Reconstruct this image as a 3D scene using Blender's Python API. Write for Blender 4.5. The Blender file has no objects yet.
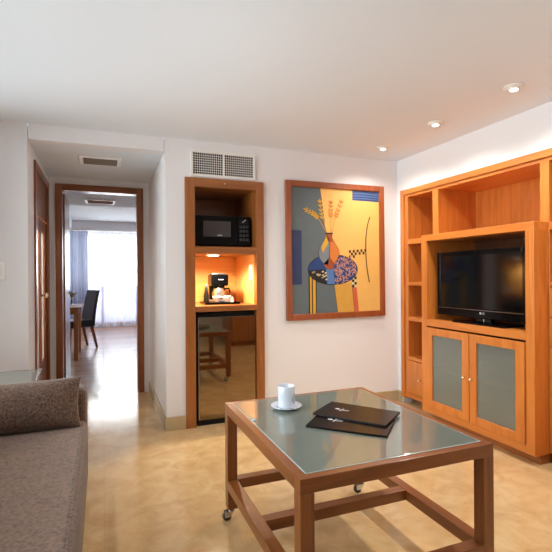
import bpy, bmesh, math, random
from mathutils import Vector, Matrix
random.seed(7)
SC = bpy.context.scene
COL = SC.collection
PI = math.pi

# ------------------------------------------------------------------ materials
def srgb(r, g, b):
    f = lambda c: (c/12.92 if c <= .04045 else ((c+.055)/1.055)**2.4)
    return (f(r/255), f(g/255), f(b/255), 1)

def new_mat(name):
    m = bpy.data.materials.new(name); m.use_nodes = True
    nt = m.node_tree
    b = nt.nodes['Principled BSDF']
    return m, nt, b

def plain(name, col, rough=.5, metal=0, spec=.5, coat=0, emit=None, estr=0, noise=0, nscale=8, bump=0, bscale=200):
    m, nt, b = new_mat(name)
    b.inputs['Base Color'].default_value = col
    b.inputs['Roughness'].default_value = rough
    b.inputs['Metallic'].default_value = metal
    b.inputs['Specular IOR Level'].default_value = spec
    b.inputs['Coat Weight'].default_value = coat
    if emit:
        b.inputs['Emission Color'].default_value = emit
        b.inputs['Emission Strength'].default_value = estr
    if noise or bump:
        tc = nt.nodes.new('ShaderNodeTexCoord')
    if noise:
        n = nt.nodes.new('ShaderNodeTexNoise'); n.inputs['Scale'].default_value = nscale
        n.inputs['Detail'].default_value = 5
        nt.links.new(tc.outputs['Object'], n.inputs['Vector'])
        mx = nt.nodes.new('ShaderNodeMix'); mx.data_type = 'RGBA'
        mx.inputs[6].default_value = tuple(c*(1-noise) for c in col[:3])+(1,)
        mx.inputs[7].default_value = tuple(min(1, c*(1+noise)) for c in col[:3])+(1,)
        nt.links.new(n.outputs['Fac'], mx.inputs[0])
        nt.links.new(mx.outputs[2], b.inputs['Base Color'])
    if bump:
        n2 = nt.nodes.new('ShaderNodeTexNoise'); n2.inputs['Scale'].default_value = bscale
        nt.links.new(tc.outputs['Object'], n2.inputs['Vector'])
        bp = nt.nodes.new('ShaderNodeBump'); bp.inputs['Strength'].default_value = bump
        bp.inputs['Distance'].default_value = .002
        nt.links.new(n2.outputs['Fac'], bp.inputs['Height'])
        nt.links.new(bp.outputs['Normal'], b.inputs['Normal'])
    return m

def wood(name, c1, c2, axis, rough=.32, coat=.25, sc=1.0):
    m, nt, b = new_mat(name)
    tc = nt.nodes.new('ShaderNodeTexCoord')
    mp = nt.nodes.new('ShaderNodeMapping')
    s = [14*sc, 14*sc, 14*sc]; s['xyz'.index(axis)] = 1.1*sc
    mp.inputs['Scale'].default_value = s
    nt.links.new(tc.outputs['Object'], mp.inputs['Vector'])
    n = nt.nodes.new('ShaderNodeTexNoise')
    n.inputs['Scale'].default_value = 1.6; n.inputs['Detail'].default_value = 7
    n.inputs['Distortion'].default_value = .9
    nt.links.new(mp.outputs['Vector'], n.inputs['Vector'])
    mp2 = nt.nodes.new('ShaderNodeMapping')
    s2 = [160, 160, 160]; s2['xyz'.index(axis)] = 5
    mp2.inputs['Scale'].default_value = s2
    nt.links.new(tc.outputs['Object'], mp2.inputs['Vector'])
    n2 = nt.nodes.new('ShaderNodeTexNoise'); n2.inputs['Scale'].default_value = 1; n2.inputs['Detail'].default_value = 2
    nt.links.new(mp2.outputs['Vector'], n2.inputs['Vector'])
    ad = nt.nodes.new('ShaderNodeMath'); ad.operation = 'MULTIPLY_ADD'
    ad.inputs[1].default_value = .3; nt.links.new(n2.outputs['Fac'], ad.inputs[0]); nt.links.new(n.outputs['Fac'], ad.inputs[2])
    cr = nt.nodes.new('ShaderNodeValToRGB')
    cr.color_ramp.elements[0].position = .42; cr.color_ramp.elements[0].color = c1
    cr.color_ramp.elements[1].position = .85; cr.color_ramp.elements[1].color = c2
    nt.links.new(ad.outputs[0], cr.inputs['Fac'])
    nt.links.new(cr.outputs['Color'], b.inputs['Base Color'])
    b.inputs['Roughness'].default_value = rough
    b.inputs['Coat Weight'].default_value = coat; b.inputs['Coat Roughness'].default_value = .15
    return m

def woods(name, c1, c2, **k):
    return {a: wood('%s_%s' % (name, a), c1, c2, a, **k) for a in 'xyz'}

UNIT = woods('light_cherry', srgb(190, 106, 40), srgb(214, 134, 60))
NICHE = woods('cherry', srgb(136, 78, 32), srgb(166, 101, 48))
SHADEW = woods('shaded_recess_wood', srgb(70, 38, 22), srgb(88, 50, 30))  # cabinet wood with the shade of the TV recess put into its colour
GLOWW = woods('lamp_glow_wood', srgb(228, 164, 88), srgb(242, 186, 112))  # for the added coffee shelf lining: puck lamp's glow put into the wood colour
TABLE = woods('table_cherry', srgb(112, 60, 26), srgb(142, 84, 40))
DOORW = woods('door_wood', srgb(118, 62, 30), srgb(148, 84, 44))

WALL = plain('wall_paint', srgb(234, 233, 235), .85, bump=.05, bscale=300)
CEIL = plain('ceiling_paint', srgb(228, 235, 242), .9)
WHITE = plain('white_enamel', srgb(238, 236, 232), .4)
WHITE_P = plain('white_plastic', srgb(246, 246, 246), .35)
PORC = plain('porcelain', srgb(206, 215, 228), .12, coat=.4)
BLACK = plain('black_gloss', srgb(7, 7, 9), .16, spec=.2)
BLACKM = plain('black_matte', srgb(12, 11, 11), .55, spec=.3)
SCREEN = plain('tv_screen_glass', srgb(4, 4, 5), .1, spec=.5)
CHROME = plain('chrome', srgb(205, 205, 205), .18, metal=1)
STEEL = plain('brushed_steel', srgb(190, 190, 195), .32, metal=1)
BRASS = plain('pale_brass_knob', srgb(235, 220, 195), .25, metal=1)
RUBBER = plain('grey_rubber', srgb(60, 58, 56), .6)
GREYV = plain('vent_dark', srgb(22, 22, 22), .9)
TAUPE = plain('vent_taupe', srgb(140, 130, 120), .6)
LOGO_GLINT = plain('pale_print_glint', srgb(205, 205, 210), .5)
LOGO2 = plain('grey_print', srgb(110, 118, 138), .5)
PAPER = plain('paper', srgb(236, 232, 224), .8)
LEATH = plain('black_leather', srgb(15, 13, 13), .22, spec=.22, bump=.07, bscale=500)
CHAIRL = plain('dark_chair_leather', srgb(40, 42, 52), .34, bump=.1)
TANM = plain('tan_filling', srgb(196, 170, 140), .6)
SKIRT = plain('marble_skirting', srgb(186, 166, 130), .2, noise=.18, nscale=9)
BRONZE = plain('mirror_bronze', srgb(150, 134, 112), .03, metal=1)

def lamp_mat(name, col, s):
    return plain(name, (0.8, .8, .8, 1), .5, emit=col, estr=s)
LAMP = lamp_mat('downlight_bulb', (1, .93, .84, 1), 9)
PUCK = lamp_mat('puck_bulb', (1, .86, .62, 1), 12)

def mat_tiles():
    m, nt, b = new_mat('polished_marble_tile')
    tc = nt.nodes.new('ShaderNodeTexCoord')
    br = nt.nodes.new('ShaderNodeTexBrick')
    br.offset = 0; br.inputs['Scale'].default_value = 1
    br.inputs['Brick Width'].default_value = .6; br.inputs['Row Height'].default_value = .6
    br.inputs['Mortar Size'].default_value = .0022; br.inputs['Mortar Smooth'].default_value = .3
    br.inputs['Bias'].default_value = 0
    br.inputs['Color1'].default_value = (.47, .47, .47, 1); br.inputs['Color2'].default_value = (.54, .54, .54, 1)
    br.inputs['Mortar'].default_value = (.4, .4, .4, 1)
    nt.links.new(tc.outputs['Object'], br.inputs['Vector'])
    n = nt.nodes.new('ShaderNodeTexNoise'); n.inputs['Scale'].default_value = 7; n.inputs['Detail'].default_value = 10
    n.inputs['Roughness'].default_value = .62; n.inputs['Distortion'].default_value = .5
    nt.links.new(tc.outputs['Object'], n.inputs['Vector'])
    cr = nt.nodes.new('ShaderNodeValToRGB')
    e = cr.color_ramp.elements
    e[0].position = .22; e[0].color = srgb(184, 148, 102)
    e[1].position = .8; e[1].color = srgb(222, 194, 152)
    q = e.new(.5); q.color = srgb(205, 172, 125)
    nt.links.new(n.outputs['Fac'], cr.inputs['Fac'])
    mx = nt.nodes.new('ShaderNodeMix'); mx.data_type = 'RGBA'; mx.blend_type = 'OVERLAY'
    mx.inputs[0].default_value = .55
    nt.links.new(cr.outputs['Color'], mx.inputs[6]); nt.links.new(br.outputs['Color'], mx.inputs[7])
    nt.links.new(mx.outputs[2], b.inputs['Base Color'])
    b.inputs['Roughness'].default_value = .13
    b.inputs['Specular IOR Level'].default_value = .5
    return m
TILES = mat_tiles()

def mat_planks():
    m, nt, b = new_mat('parquet')
    tc = nt.nodes.new('ShaderNodeTexCoord')
    br = nt.nodes.new('ShaderNodeTexBrick')
    br.inputs['Scale'].default_value = 1; br.offset = .37
    br.inputs['Brick Width'].default_value = 1.1; br.inputs['Row Height'].default_value = .1
    br.inputs['Mortar Size'].default_value = .001
    br.inputs['Color1'].default_value = srgb(176, 122, 84); br.inputs['Color2'].default_value = srgb(200, 150, 112)
    br.inputs['Mortar'].default_value = srgb(120, 80, 55)
    nt.links.new(tc.outputs['Object'], br.inputs['Vector'])
    nt.links.new(br.outputs['Color'], b.inputs['Base Color'])
    b.inputs['Roughness'].default_value = .26
    b.inputs['Specular IOR Level'].default_value = .7
    return m
PLANKS = mat_planks()

def mat_fabric(name, c1, c2):
    m, nt, b = new_mat(name)
    tc = nt.nodes.new('ShaderNodeTexCoord')
    w = []
    for ax in ('X', 'Y', 'Z'):
        v = nt.nodes.new('ShaderNodeTexWave'); v.wave_type = 'BANDS'; v.bands_direction = ax
        v.inputs['Scale'].default_value = 95; v.inputs['Distortion'].default_value = 1.5; v.inputs['Detail'].default_value = 1
        nt.links.new(tc.outputs['Object'], v.inputs['Vector']); w.append(v)
    a = nt.nodes.new('ShaderNodeMath'); a.operation = 'MULTIPLY'
    nt.links.new(w[0].outputs['Fac'], a.inputs[0]); nt.links.new(w[1].outputs['Fac'], a.inputs[1])
    a2 = nt.nodes.new('ShaderNodeMath'); a2.operation = 'ADD'
    nt.links.new(a.outputs[0], a2.inputs[0]); nt.links.new(w[2].outputs['Fac'], a2.inputs[1])
    n = nt.nodes.new('ShaderNodeTexNoise'); n.inputs['Scale'].default_value = 85; n.inputs['Detail'].default_value = 4
    nt.links.new(tc.outputs['Object'], n.inputs['Vector'])
    a3 = nt.nodes.new('ShaderNodeMath'); a3.operation = 'MULTIPLY_ADD'; a3.inputs[1].default_value = .2
    nt.links.new(a2.outputs[0], a3.inputs[0]); nt.links.new(n.outputs['Fac'], a3.inputs[2])
    cr = nt.nodes.new('ShaderNodeValToRGB')
    cr.color_ramp.elements[0].position = .35; cr.color_ramp.elements[0].color = c1
    cr.color_ramp.elements[1].position = .9; cr.color_ramp.elements[1].color = c2
    nt.links.new(a3.outputs[0], cr.inputs['Fac']); nt.links.new(cr.outputs['Color'], b.inputs['Base Color'])
    bp = nt.nodes.new('ShaderNodeBump'); bp.inputs['Strength'].default_value = .35; bp.inputs['Distance'].default_value = .002
    nt.links.new(a3.outputs[0], bp.inputs['Height']); nt.links.new(bp.outputs['Normal'], b.inputs['Normal'])
    b.inputs['Roughness'].default_value = .9; b.inputs['Specular IOR Level'].default_value = .2
    b.inputs['Sheen Weight'].default_value = .25
    return m
SOFA = mat_fabric('taupe_weave', srgb(48, 36, 30), srgb(126, 103, 90))

def mat_sheer(name, col, transp, transl=.5):
    m = bpy.data.materials.new(name); m.use_nodes = True
    nt = m.node_tree; nt.nodes.clear()
    o = nt.nodes.new('ShaderNodeOutputMaterial')
    t = nt.nodes.new('ShaderNodeBsdfTransparent'); tl = nt.nodes.new('ShaderNodeBsdfTranslucent'); df = nt.nodes.new('ShaderNodeBsdfDiffuse')
    tl.inputs['Color'].default_value = col; df.inputs['Color'].default_value = col
    m1 = nt.nodes.new('ShaderNodeMixShader'); m1.inputs[0].default_value = 1-transl
    m2 = nt.nodes.new('ShaderNodeMixShader'); m2.inputs[0].default_value = 1-transp
    nt.links.new(tl.outputs[0], m1.inputs[1]); nt.links.new(df.outputs[0], m1.inputs[2])
    nt.links.new(t.outputs[0], m2.inputs[1]); nt.links.new(m1.outputs[0], m2.inputs[2])
    nt.links.new(m2.outputs[0], o.inputs[0])
    return m
SHEER = mat_sheer('sheer_voile', srgb(240, 240, 250), .55)
DRAPE = mat_sheer('blue_grey_drape', srgb(178, 182, 200), .0, .22)

def mat_glass(name, tint, rough=.0):
    m = bpy.data.materials.new(name); m.use_nodes = True
    nt = m.node_tree; nt.nodes.clear()
    o = nt.nodes.new('ShaderNodeOutputMaterial')
    t = nt.nodes.new('ShaderNodeBsdfTransparent'); t.inputs['Color'].default_value = tint
    g = nt.nodes.new('ShaderNodeBsdfGlossy'); g.inputs['Roughness'].default_value = rough
    fr = nt.nodes.new('ShaderNodeFresnel'); fr.inputs['IOR'].default_value = 1.5
    m2 = nt.nodes.new('ShaderNodeMixShader')
    nt.links.new(fr.outputs[0], m2.inputs[0]); nt.links.new(t.outputs[0], m2.inputs[1]); nt.links.new(g.outputs[0], m2.inputs[2])
    nt.links.new(m2.outputs[0], o.inputs[0])
    return m
GLASS = mat_glass('clear_glass', (.95, .97, .96, 1))

def mat_frosted(name, tint, through, rough, coat_rough):
    """etched glass: milky body that lets a little light through, polished outer face"""
    m, nt, b = new_mat(name)
    b.inputs['Base Color'].default_value = tint
    b.inputs['Roughness'].default_value = rough
    b.inputs['Specular IOR Level'].default_value = .1; b.inputs['Coat Weight'].default_value = 1; b.inputs['Coat Roughness'].default_value = coat_rough
    b.inputs['Coat IOR'].default_value = 2.0
    o = nt.nodes['Material Output']
    t = nt.nodes.new('ShaderNodeBsdfTransparent'); t.inputs['Color'].default_value = (.75, .85, .82, 1)
    mx = nt.nodes.new('ShaderNodeMixShader'); mx.inputs[0].default_value = 1-through
    nt.links.new(t.outputs[0], mx.inputs[1]); nt.links.new(b.outputs[0], mx.inputs[2]); nt.links.new(mx.outputs[0], o.inputs[0])
    return m
TABLEGLASS = mat_frosted('table_glass', srgb(112, 122, 114), .06, .4, .015)
GLASSEDGE = plain('glass_edge', srgb(176, 196, 196), .15, coat=.6)
DOORGLASS = mat_frosted('etched_door_glass', srgb(140, 146, 140), .46, .5, .25)

LEAFGLASS = mat_sheer('milky_leaf_glass', srgb(240, 236, 228), .45)

# ------------------------------------------------------------------ mesh builder
class MB:
    def __init__(s): s.v = []; s.f = []; s.mi = []; s.sm = []
    def add(s, vs, fs, mi=0, smooth=False):
        o = len(s.v); s.v += [tuple(v) for v in vs]
        for f in fs: s.f.append([i+o for i in f]); s.mi.append(mi); s.sm.append(smooth)
        return s
    def box(s, x0, x1, y0, y1, z0, z1, mi=0):
        return s.add([(x0,y0,z0),(x1,y0,z0),(x1,y1,z0),(x0,y1,z0),(x0,y0,z1),(x1,y0,z1),(x1,y1,z1),(x0,y1,z1)],
                     [(0,3,2,1),(4,5,6,7),(0,1,5,4),(1,2,6,5),(2,3,7,6),(3,0,4,7)], mi)
    def prism(s, pts, d, mi=0):
        """pts: planar 3D loop, extruded by vector d"""
        n = len(pts); d = Vector(d)
        vs = [Vector(p) for p in pts]; vs += [p+d for p in vs]
        fs = [list(range(n))[::-1], list(range(n, 2*n))]+[(i,(i+1)%n,n+(i+1)%n,n+i) for i in range(n)]
        return s.add(vs, fs, mi)
    def face(s, pts, mi=0): return s.add(pts, [list(range(len(pts)))], mi)
    def lathe(s, prof, c=(0,0,0), n=32, axis='z', mi=0):
        vs = []; fs = []
        for r, h in prof:
            for k in range(n):
                a = 2*PI*k/n; x, y = r*math.cos(a), r*math.sin(a)
                p = {'z': (x, y, h), 'y': (x, -h, y), 'x': (h, x, y)}[axis]
                vs.append((p[0]+c[0], p[1]+c[1], p[2]+c[2]))
        m = len(prof)
        for j in range(m-1):
            for k in range(n):
                fs.append((j*n+k, j*n+(k+1)%n, (j+1)*n+(k+1)%n, (j+1)*n+k))
        fs.append(list(range(n))[::-1]); fs.append(list(range((m-1)*n, m*n)))
        return s.add(vs, fs, mi, True)
    def tube(s, pts, r, n=10, mi=0, r2=None):
        pts = [Vector(p) for p in pts]; vs = []; fs = []; up = Vector((0, 0, 1))
        for i, p in enumerate(pts):
            t = (pts[min(i+1, len(pts)-1)]-pts[max(i-1, 0)]).normalized()
            a = t.cross(up if abs(t.z) < .95 else Vector((1, 0, 0))).normalized(); b = t.cross(a)
            rr = r if r2 is None else r+(r2-r)*i/(len(pts)-1)
            for k in range(n):
                q = 2*PI*k/n; vs.append(p+a*rr*math.cos(q)+b*rr*math.sin(q))
        for i in range(len(pts)-1):
            for k in range(n): fs.append((i*n+k, i*n+(k+1)%n, (i+1)*n+(k+1)%n, (i+1)*n+k))
        fs.append(list(range(n))); fs.append(list(range((len(pts)-1)*n, len(pts)*n))[::-1])
        return s.add(vs, fs, mi, True)
    def ribbon(s, pts, w, nrm, mi=0):
        """flat stroke along pts in the plane with normal nrm"""
        pts = [Vector(p) for p in pts]; nrm = Vector(nrm); vs = []
        for i, p in enumerate(pts):
            t = (pts[min(i+1, len(pts)-1)]-pts[max(i-1, 0)]).normalized(); a = t.cross(nrm)*w/2
            vs += [p-a, p+a]
        return s.add(vs, [(2*i, 2*i+1, 2*i+3, 2*i+2) for i in range(len(pts)-1)], mi)
    def grid(s, fn, nu, nv, mi=0):
        vs = [fn(i/nu, j/nv) for j in range(nv+1) for i in range(nu+1)]
        fs = [(j*(nu+1)+i, j*(nu+1)+i+1, (j+1)*(nu+1)+i+1, (j+1)*(nu+1)+i) for j in range(nv) for i in range(nu)]
        return s.add(vs, fs, mi, True)

def origin_of(o):
    p = Vector((0, 0, 0))
    while o: p += o.location; o = o.parent
    return p

def obj(name, mb, mats, parent=None, bevel=0, seg=2, loc=None, sub=0, solid=0, label=None, world=True, kind=None):
    """one mesh object; vertices given in world coordinates (world=True) or in the parent's own"""
    me = bpy.data.meshes.new(name)
    off = Vector((0, 0, 0))
    if parent is not None:
        if world: off = origin_of(parent)
    if loc is not None: off = off + Vector(loc) if not world else Vector(loc)
    o_loc = Vector((0, 0, 0))
    if loc is not None: o_loc = Vector(loc) - (origin_of(parent) if (parent is not None and world) else Vector((0, 0, 0)))
    me.from_pydata([tuple(Vector(v)-(off if (world or loc is not None) else Vector((0,0,0)))) for v in mb.v], [], mb.f)
    for m in (mats if isinstance(mats, (list, tuple)) else [mats]): me.materials.append(m)
    for p, i, sm in zip(me.polygons, mb.mi, mb.sm): p.material_index = i; p.use_smooth = sm
    bm = bmesh.new(); bm.from_mesh(me); bmesh.ops.recalc_face_normals(bm, faces=bm.faces); bm.to_mesh(me); bm.free()
    o = bpy.data.objects.new(name, me); COL.objects.link(o)
    o.location = o_loc
    if parent is not None: o.parent = parent
    if solid:
        q = o.modifiers.new('solid', 'SOLIDIFY'); q.thickness = solid; q.offset = 0
    if bevel:
        q = o.modifiers.new('bevel', 'BEVEL'); q.width = bevel; q.segments = seg; q.limit_method = 'ANGLE'; q.angle_limit = .6
    if sub:
        q = o.modifiers.new('sub', 'SUBSURF'); q.levels = sub; q.render_levels = sub
    if label: o['label'] = label
    if kind: o['kind'] = kind
    return o

def thing(name, label, cat, loc, rz=0, group=None):
    o = bpy.data.objects.new(name, None); COL.objects.link(o)
    o.location = loc; o.rotation_euler = (0, 0, rz); o.empty_display_size = .05
    return tag(o, label, cat, group)

def tag(o, label, cat, group=None):
    o['label'] = label; o['category'] = cat
    if group: o['group'] = group
    return o

def struct(name, mb, mats, parent=None, **k):
    o = obj(name, mb, mats, parent, **k)
    if parent is None: o['kind'] = 'structure'
    return o

def copy_tree(o, parent=None):
    c = o.copy(); COL.objects.link(c)
    if parent is not None: c.parent = parent
    for ch in list(o.children): copy_tree(ch, c)
    return c

def text_mesh(body, size, depth=.0006):
    cu = bpy.data.curves.new('text', 'FONT'); cu.body = body; cu.size = size; cu.extrude = depth; cu.align_x = 'CENTER'; cu.align_y = 'CENTER'
    t = bpy.data.objects.new('text', cu); COL.objects.link(t)
    bpy.context.view_layer.update()
    me = bpy.data.meshes.new_from_object(t.evaluated_get(bpy.context.evaluated_depsgraph_get()))
    bpy.data.objects.remove(t)
    mb = MB(); mb.add([v.co[:] for v in me.vertices], [list(p.vertices) for p in me.polygons])
    bpy.data.meshes.remove(me)
    return mb

# ------------------------------------------------------------------ the room
YB = 3.516; XR = 2.621; XL = -1.05; YR = -1.75; ZC = 2.278
AX0, AX1, YA, ZA = -.485, .456, 4.80, 2.17
struct('floor', MB().box(XL-.1, XR+.5, YR-.1, 4.95, -.1, 0), TILES)
struct('ceiling', MB().box(XL-.1, XR+.5, YR-.1, YB+.02, ZC, ZC+.1), CEIL)
NX0, NX1, NZ = .645, 1.225, 1.945          # niche hole
w = MB()
w.box(XL-.1, AX0, YB, YB+.12, 0, ZC)
w.box(AX1, NX0, YB, YB+.12, 0, ZC); w.box(NX0, NX1, YB, YB+.12, NZ, ZC); w.box(NX1, XR+.1, YB, YB+.12, 0, ZC)
struct('wall_back', w, WALL)
struct('wall_bulkhead', MB().box(AX0+.007, AX1-.007, YB+.002, YB+.12, ZA, ZC).box(AX0, AX1, YB+.06, YB+.119, ZA+.003, ZC-.002), WALL)
struct('ceiling_alcove', MB().box(AX0-.05, AX1+.05, YB+.1205, YA+.1, ZA, ZA+.1), CEIL)
struct('wall_alcove_right', MB().box(AX1, AX1+.1, YB+.12, YA+.1, 0, ZA), WALL)
# alcove left wall with its door opening (Y 3.86-4.70)
DY0, DY1, DZ = 3.85, 4.74, 2.06
w = MB().box(AX0-.12, AX0, YB+.12, DY0, 0, ZA).box(AX0-.12, AX0, DY1, YA+.1, 0, ZA).box(AX0-.12, AX0, DY0, DY1, DZ, ZA)
struct('wall_alcove_left', w, WALL)
# alcove end wall with the doorway
OX0, OX1, OZ = -.375, .345, 2.06
w = MB().box(AX0-.12, OX0, YA, YA+.1, 0, ZA).box(OX1, AX1+.1, YA, YA+.1, 0, ZA).box(OX0, OX1, YA, YA+.1, OZ, ZA)
struct('wall_alcove_end', w, WALL)
# right wall: the bookcase is let into it
UY0, UY1, UZ = 1.47, 3.44, 1.972
w = MB().box(XR, XR+.1, UY1, YB+.12, 0, ZC).box(XR, XR+.1, UY0, UY1, UZ, ZC).box(XR, XR+.1, YR-.1, UY0, 0, ZC)
w.box(XR+.46, XR+.5, UY0-.1, UY1+.1, 0, ZC).box(XR+.1, XR+.46, UY1+.02, UY1+.1, 0, ZC).box(XR+.1, XR+.46, UY0-.1, UY0-.02, 0, ZC).box(XR+.1, XR+.46, UY0-.02, UY1+.02, UZ+.02, UZ+.1)
struct('wall_right', w, WALL)
LW = (.75, 3.2, .80, 2.2)          # the window above the sofa: y0, y1, z0, z1
w = MB().box(XL-.1, XL, YR-.1, LW[0], 0, ZC).box(XL-.1, XL, LW[1], YB+.12, 0, ZC).box(XL-.1, XL, LW[0], LW[1], 0, LW[2]).box(XL-.1, XL, LW[0], LW[1], LW[3], ZC)
struct('wall_left', w, WALL)
struct('wall_rear', MB().box(XL-.1, XR+.1, YR-.1, YR, 0, ZC), WALL)

def window(name, x0, x1, y, z0, z1, nm):
    r = bpy.data.objects.new(name, None); COL.objects.link(r); r.location = ((x0+x1)/2, y, z0); r['kind'] = 'structure'
    f = MB(); t = .05
    f.box(x0, x1, y-.03, y+.03, z0, z0+t).box(x0, x1, y-.03, y+.03, z1-t, z1)
    for k in range(nm+1):
        xx = x0+(x1-x0-t)*k/nm; f.box(xx, xx+t, y-.029, y+.029, z0+t, z1-t)
    obj('window_frame', f, WHITE, r)
    obj('pane', MB().box(x0+t, x1-t, y-.004, y+.004, z0+t, z1-t), GLASS, r)
    return r
r = bpy.data.objects.new('window_1', None); COL.objects.link(r); r.location = (XL-.05, (LW[0]+LW[1])/2, LW[2]); r['kind'] = 'structure'
f = MB(); q = .05
f.box(XL-.08, XL-.02, LW[0], LW[1], LW[2], LW[2]+q).box(XL-.08, XL-.02, LW[0], LW[1], LW[3]-q, LW[3])
for k in range(5):
    yy = LW[0]+(LW[1]-LW[0]-q)*k/4; f.box(XL-.079, XL-.021, yy, yy+q, LW[2]+q, LW[3]-q)
obj('window_frame', f, WHITE, r)
obj('pane', MB().box(XL-.054, XL-.046, LW[0]+q, LW[1]-q, LW[2]+q, LW[3]-q), GLASS, r)

# skirting in polished stone
SK = .105
struct('baseboard_back', MB().box(AX1-.012, .604, YB-.014, YB, 0, SK).box(1.262, XR, YB-.014, YB, 0, SK), SKIRT, bevel=.003)
struct('baseboard_alcove', MB().box(AX1-.014, AX1, YB-.012, YA-.004, 0, SK), SKIRT, bevel=.003)
struct('baseboard_right', MB().box(XR-.014, XR, UY1+.014, YB-.015, 0, SK), SKIRT, bevel=.003)
struct('baseboard_left', MB().box(XL, AX0+.0, YB-.014, YB, 0, SK), SKIRT, bevel=.003)

# ------------------------------------------------------------------ the doorway at the alcove's end (door_2)
d2 = bpy.data.objects.new('door_2', None); COL.objects.link(d2); d2.location = (0, YA, 0); d2['kind'] = 'structure'
FZ = 2.112
obj('jamb', MB().box(-.423, OX0+.012, YA-.018, YA+.118, 0, FZ), DOORW['z'], d2, bevel=.004)
obj('jamb', MB().box(OX1-.012, .397, YA-.018, YA+.118, 0, FZ), DOORW['z'], d2, bevel=.004)
obj('lintel', MB().box(OX0+.012, OX1-.012, YA-.0175, YA+.1175, OZ-.012, FZ), DOORW['x'], d2, bevel=.004)
lf = obj('door_leaf', MB().box(-.392, -.350, YA+.13, YA+.82, .01, OZ-.02), DOORW['z'], d2, bevel=.003)
for z in (.25, 1.12, 1.88):
    obj('hinge', MB().box(-.3505, -.346, YA+.119, YA+.15, z-.045, z+.045), STEEL, d2)
h = MB().lathe([(.02, 0), (.02, .006), (.009, .01), (.009, .045)], (-.350, YA+.75, 1.02), 16, 'x').tube([(-.310, YA+.75, 1.02), (-.308, YA+.63, 1.02)], .008)
obj('door_handle', h, STEEL, lf)

# ------------------------------------------------------------------ the door in the alcove's left wall (door_1)
d1 = bpy.data.objects.new('door_1', None); COL.objects.link(d1); d1.location = (AX0, 4.3, 0); d1['kind'] = 'structure'
obj('jamb', MB().box(AX0-.12, AX0+.014, DY0-.02, DY0+.05, 0, DZ+.04), DOORW['z'], d1, bevel=.003)
obj('jamb', MB().box(AX0-.12, AX0+.014, DY1-.05, DY1+.02, 0, DZ+.04), DOORW['z'], d1, bevel=.003)
obj('lintel', MB().box(AX0-.119, AX0+.013, DY0+.05, DY1-.05, DZ-.02, DZ+.04), DOORW['y'], d1, bevel=.003)
obj('transom_panel', MB().box(AX0-.03, AX0-.006, DY0+.05, DY1-.05, 1.715, DZ-.02), DOORW['y'], d1)
leaf = MB()
for a, b_ in ((DY0+.05, DY0+.13), (4.27, 4.37), (DY1-.13, DY1-.05)): leaf.box(AX0-.05, AX0-.012, a, b_, .01, 1.705)
leaf.box(AX0-.049, AX0-.013, DY0+.13, DY1-.13, 1.60, 1.704)
leaf.box(AX0-.049, AX0-.011, DY0+.13, DY1-.13, .011, .46)
lf1 = obj('door_leaf', leaf, DOORW['z'], d1, bevel=.003)
obj('glass_panel', MB().box(AX0-.036, AX0-.026, DY0+.13, 4.27, .46, 1.60), LEAFGLASS, lf1)
obj('glass_panel', MB().box(AX0-.036, AX0-.026, 4.37, DY1-.13, .46, 1.60), LEAFGLASS, lf1)
obj('knob', MB().lathe([(.012, 0), (.008, .02), (.02, .03), (.024, .042), (.016, .055), (.001, .058)], (AX0-.012, 4.34, 1.04), 18, 'x'), BRASS, lf1)
# washroom behind that glazed door; its unseen lamp is added to brighten the alcove
bx0, bx1, by0, by1 = AX0-1.7, AX0-.12, DY0-.2, YA
struct('wall_washroom', MB().box(bx0-.05, bx0, by0, by1, 0, ZA).box(bx0, bx1, by0-.05, by0, 0, ZA).box(bx0, bx1, by1, by1+.1, 0, ZA), WALL)
struct('ceiling_washroom', MB().box(bx0-.05, AX0-.05, by0-.05, by1+.1, ZA, ZA+.1), CEIL)
struct('floor_washroom', MB().box(bx0-.05, XL-.1, by0-.05, by1+.1, -.1, 0), TILES)
t = thing('ceiling_lamp', 'unseen washroom lamp added to brighten the alcove through the glazed door', 'ceiling light', (AX0-.9, 4.2, ZA))
obj('shade', MB().lathe([(.13, 0), (.13, -.03), (.09, -.05), (.02, -.055)], (AX0-.9, 4.2, ZA), 28), LAMP, t)
bl = bpy.data.lights.new('washroom_fill', 'POINT'); bl.energy = 130; bl.color = (1, .93, .84); bl.shadow_soft_size = .1
bo = bpy.data.objects.new('washroom_fill', bl); COL.objects.link(bo); bo.location = (AX0-.9, 4.2, ZA-.17)

# ------------------------------------------------------------------ the room beyond
FY = 11.3; FX0, FX1 = -2.6, 1.9
struct('floor_beyond', MB().box(FX0, FX1, 4.95, FY+.1, -.1, 0), PLANKS)
struct('ceiling_beyond_low', MB().box(FX0, FX1, YA+.1, 6.55, ZA+.0, 2.55), CEIL)
struct('ceiling_beyond', MB().box(FX0, FX1, 6.55, FY+.1, 2.46, 2.55), CEIL)
struct('wall_beyond_left', MB().box(FX0-.1, FX0, YA+.1, FY+.1, 0, 2.55), WALL)
struct('wall_beyond_right', MB().box(FX1, FX1+.1, YA+.1, FY+.1, 0, 2.55), WALL)
struct('wall_beyond_front', MB().box(FX0, AX0-.12, YA, YA+.1, 0, ZA).box(AX1+.1, FX1, YA, YA+.1, 0, ZA), WALL)
WB = (-1.6, 1.6, .06, 2.22)
w = MB().box(FX0, WB[0], FY, FY+.1, 0, 2.46).box(WB[1], FX1, FY, FY+.1, 0, 2.46).box(WB[0], WB[1], FY, FY+.1, 0, WB[2]).box(WB[0], WB[1], FY, FY+.1, WB[3], 2.46)
struct('wall_beyond_window', w, WALL)
w2 = window('window_2', WB[0], WB[1], FY+.05, WB[2], WB[3], 4)
obj('lower_panel', MB().box(WB[0]+.05, WB[1]-.05, FY+.01, FY+.018, WB[2]+.05, .93), mat_sheer('milk_glass', srgb(235, 235, 245), .05), w2)
obj('transom', MB().box(WB[0]+.05, WB[1]-.05, FY+.0, FY+.04, .93, .98), WHITE, w2)
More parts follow.
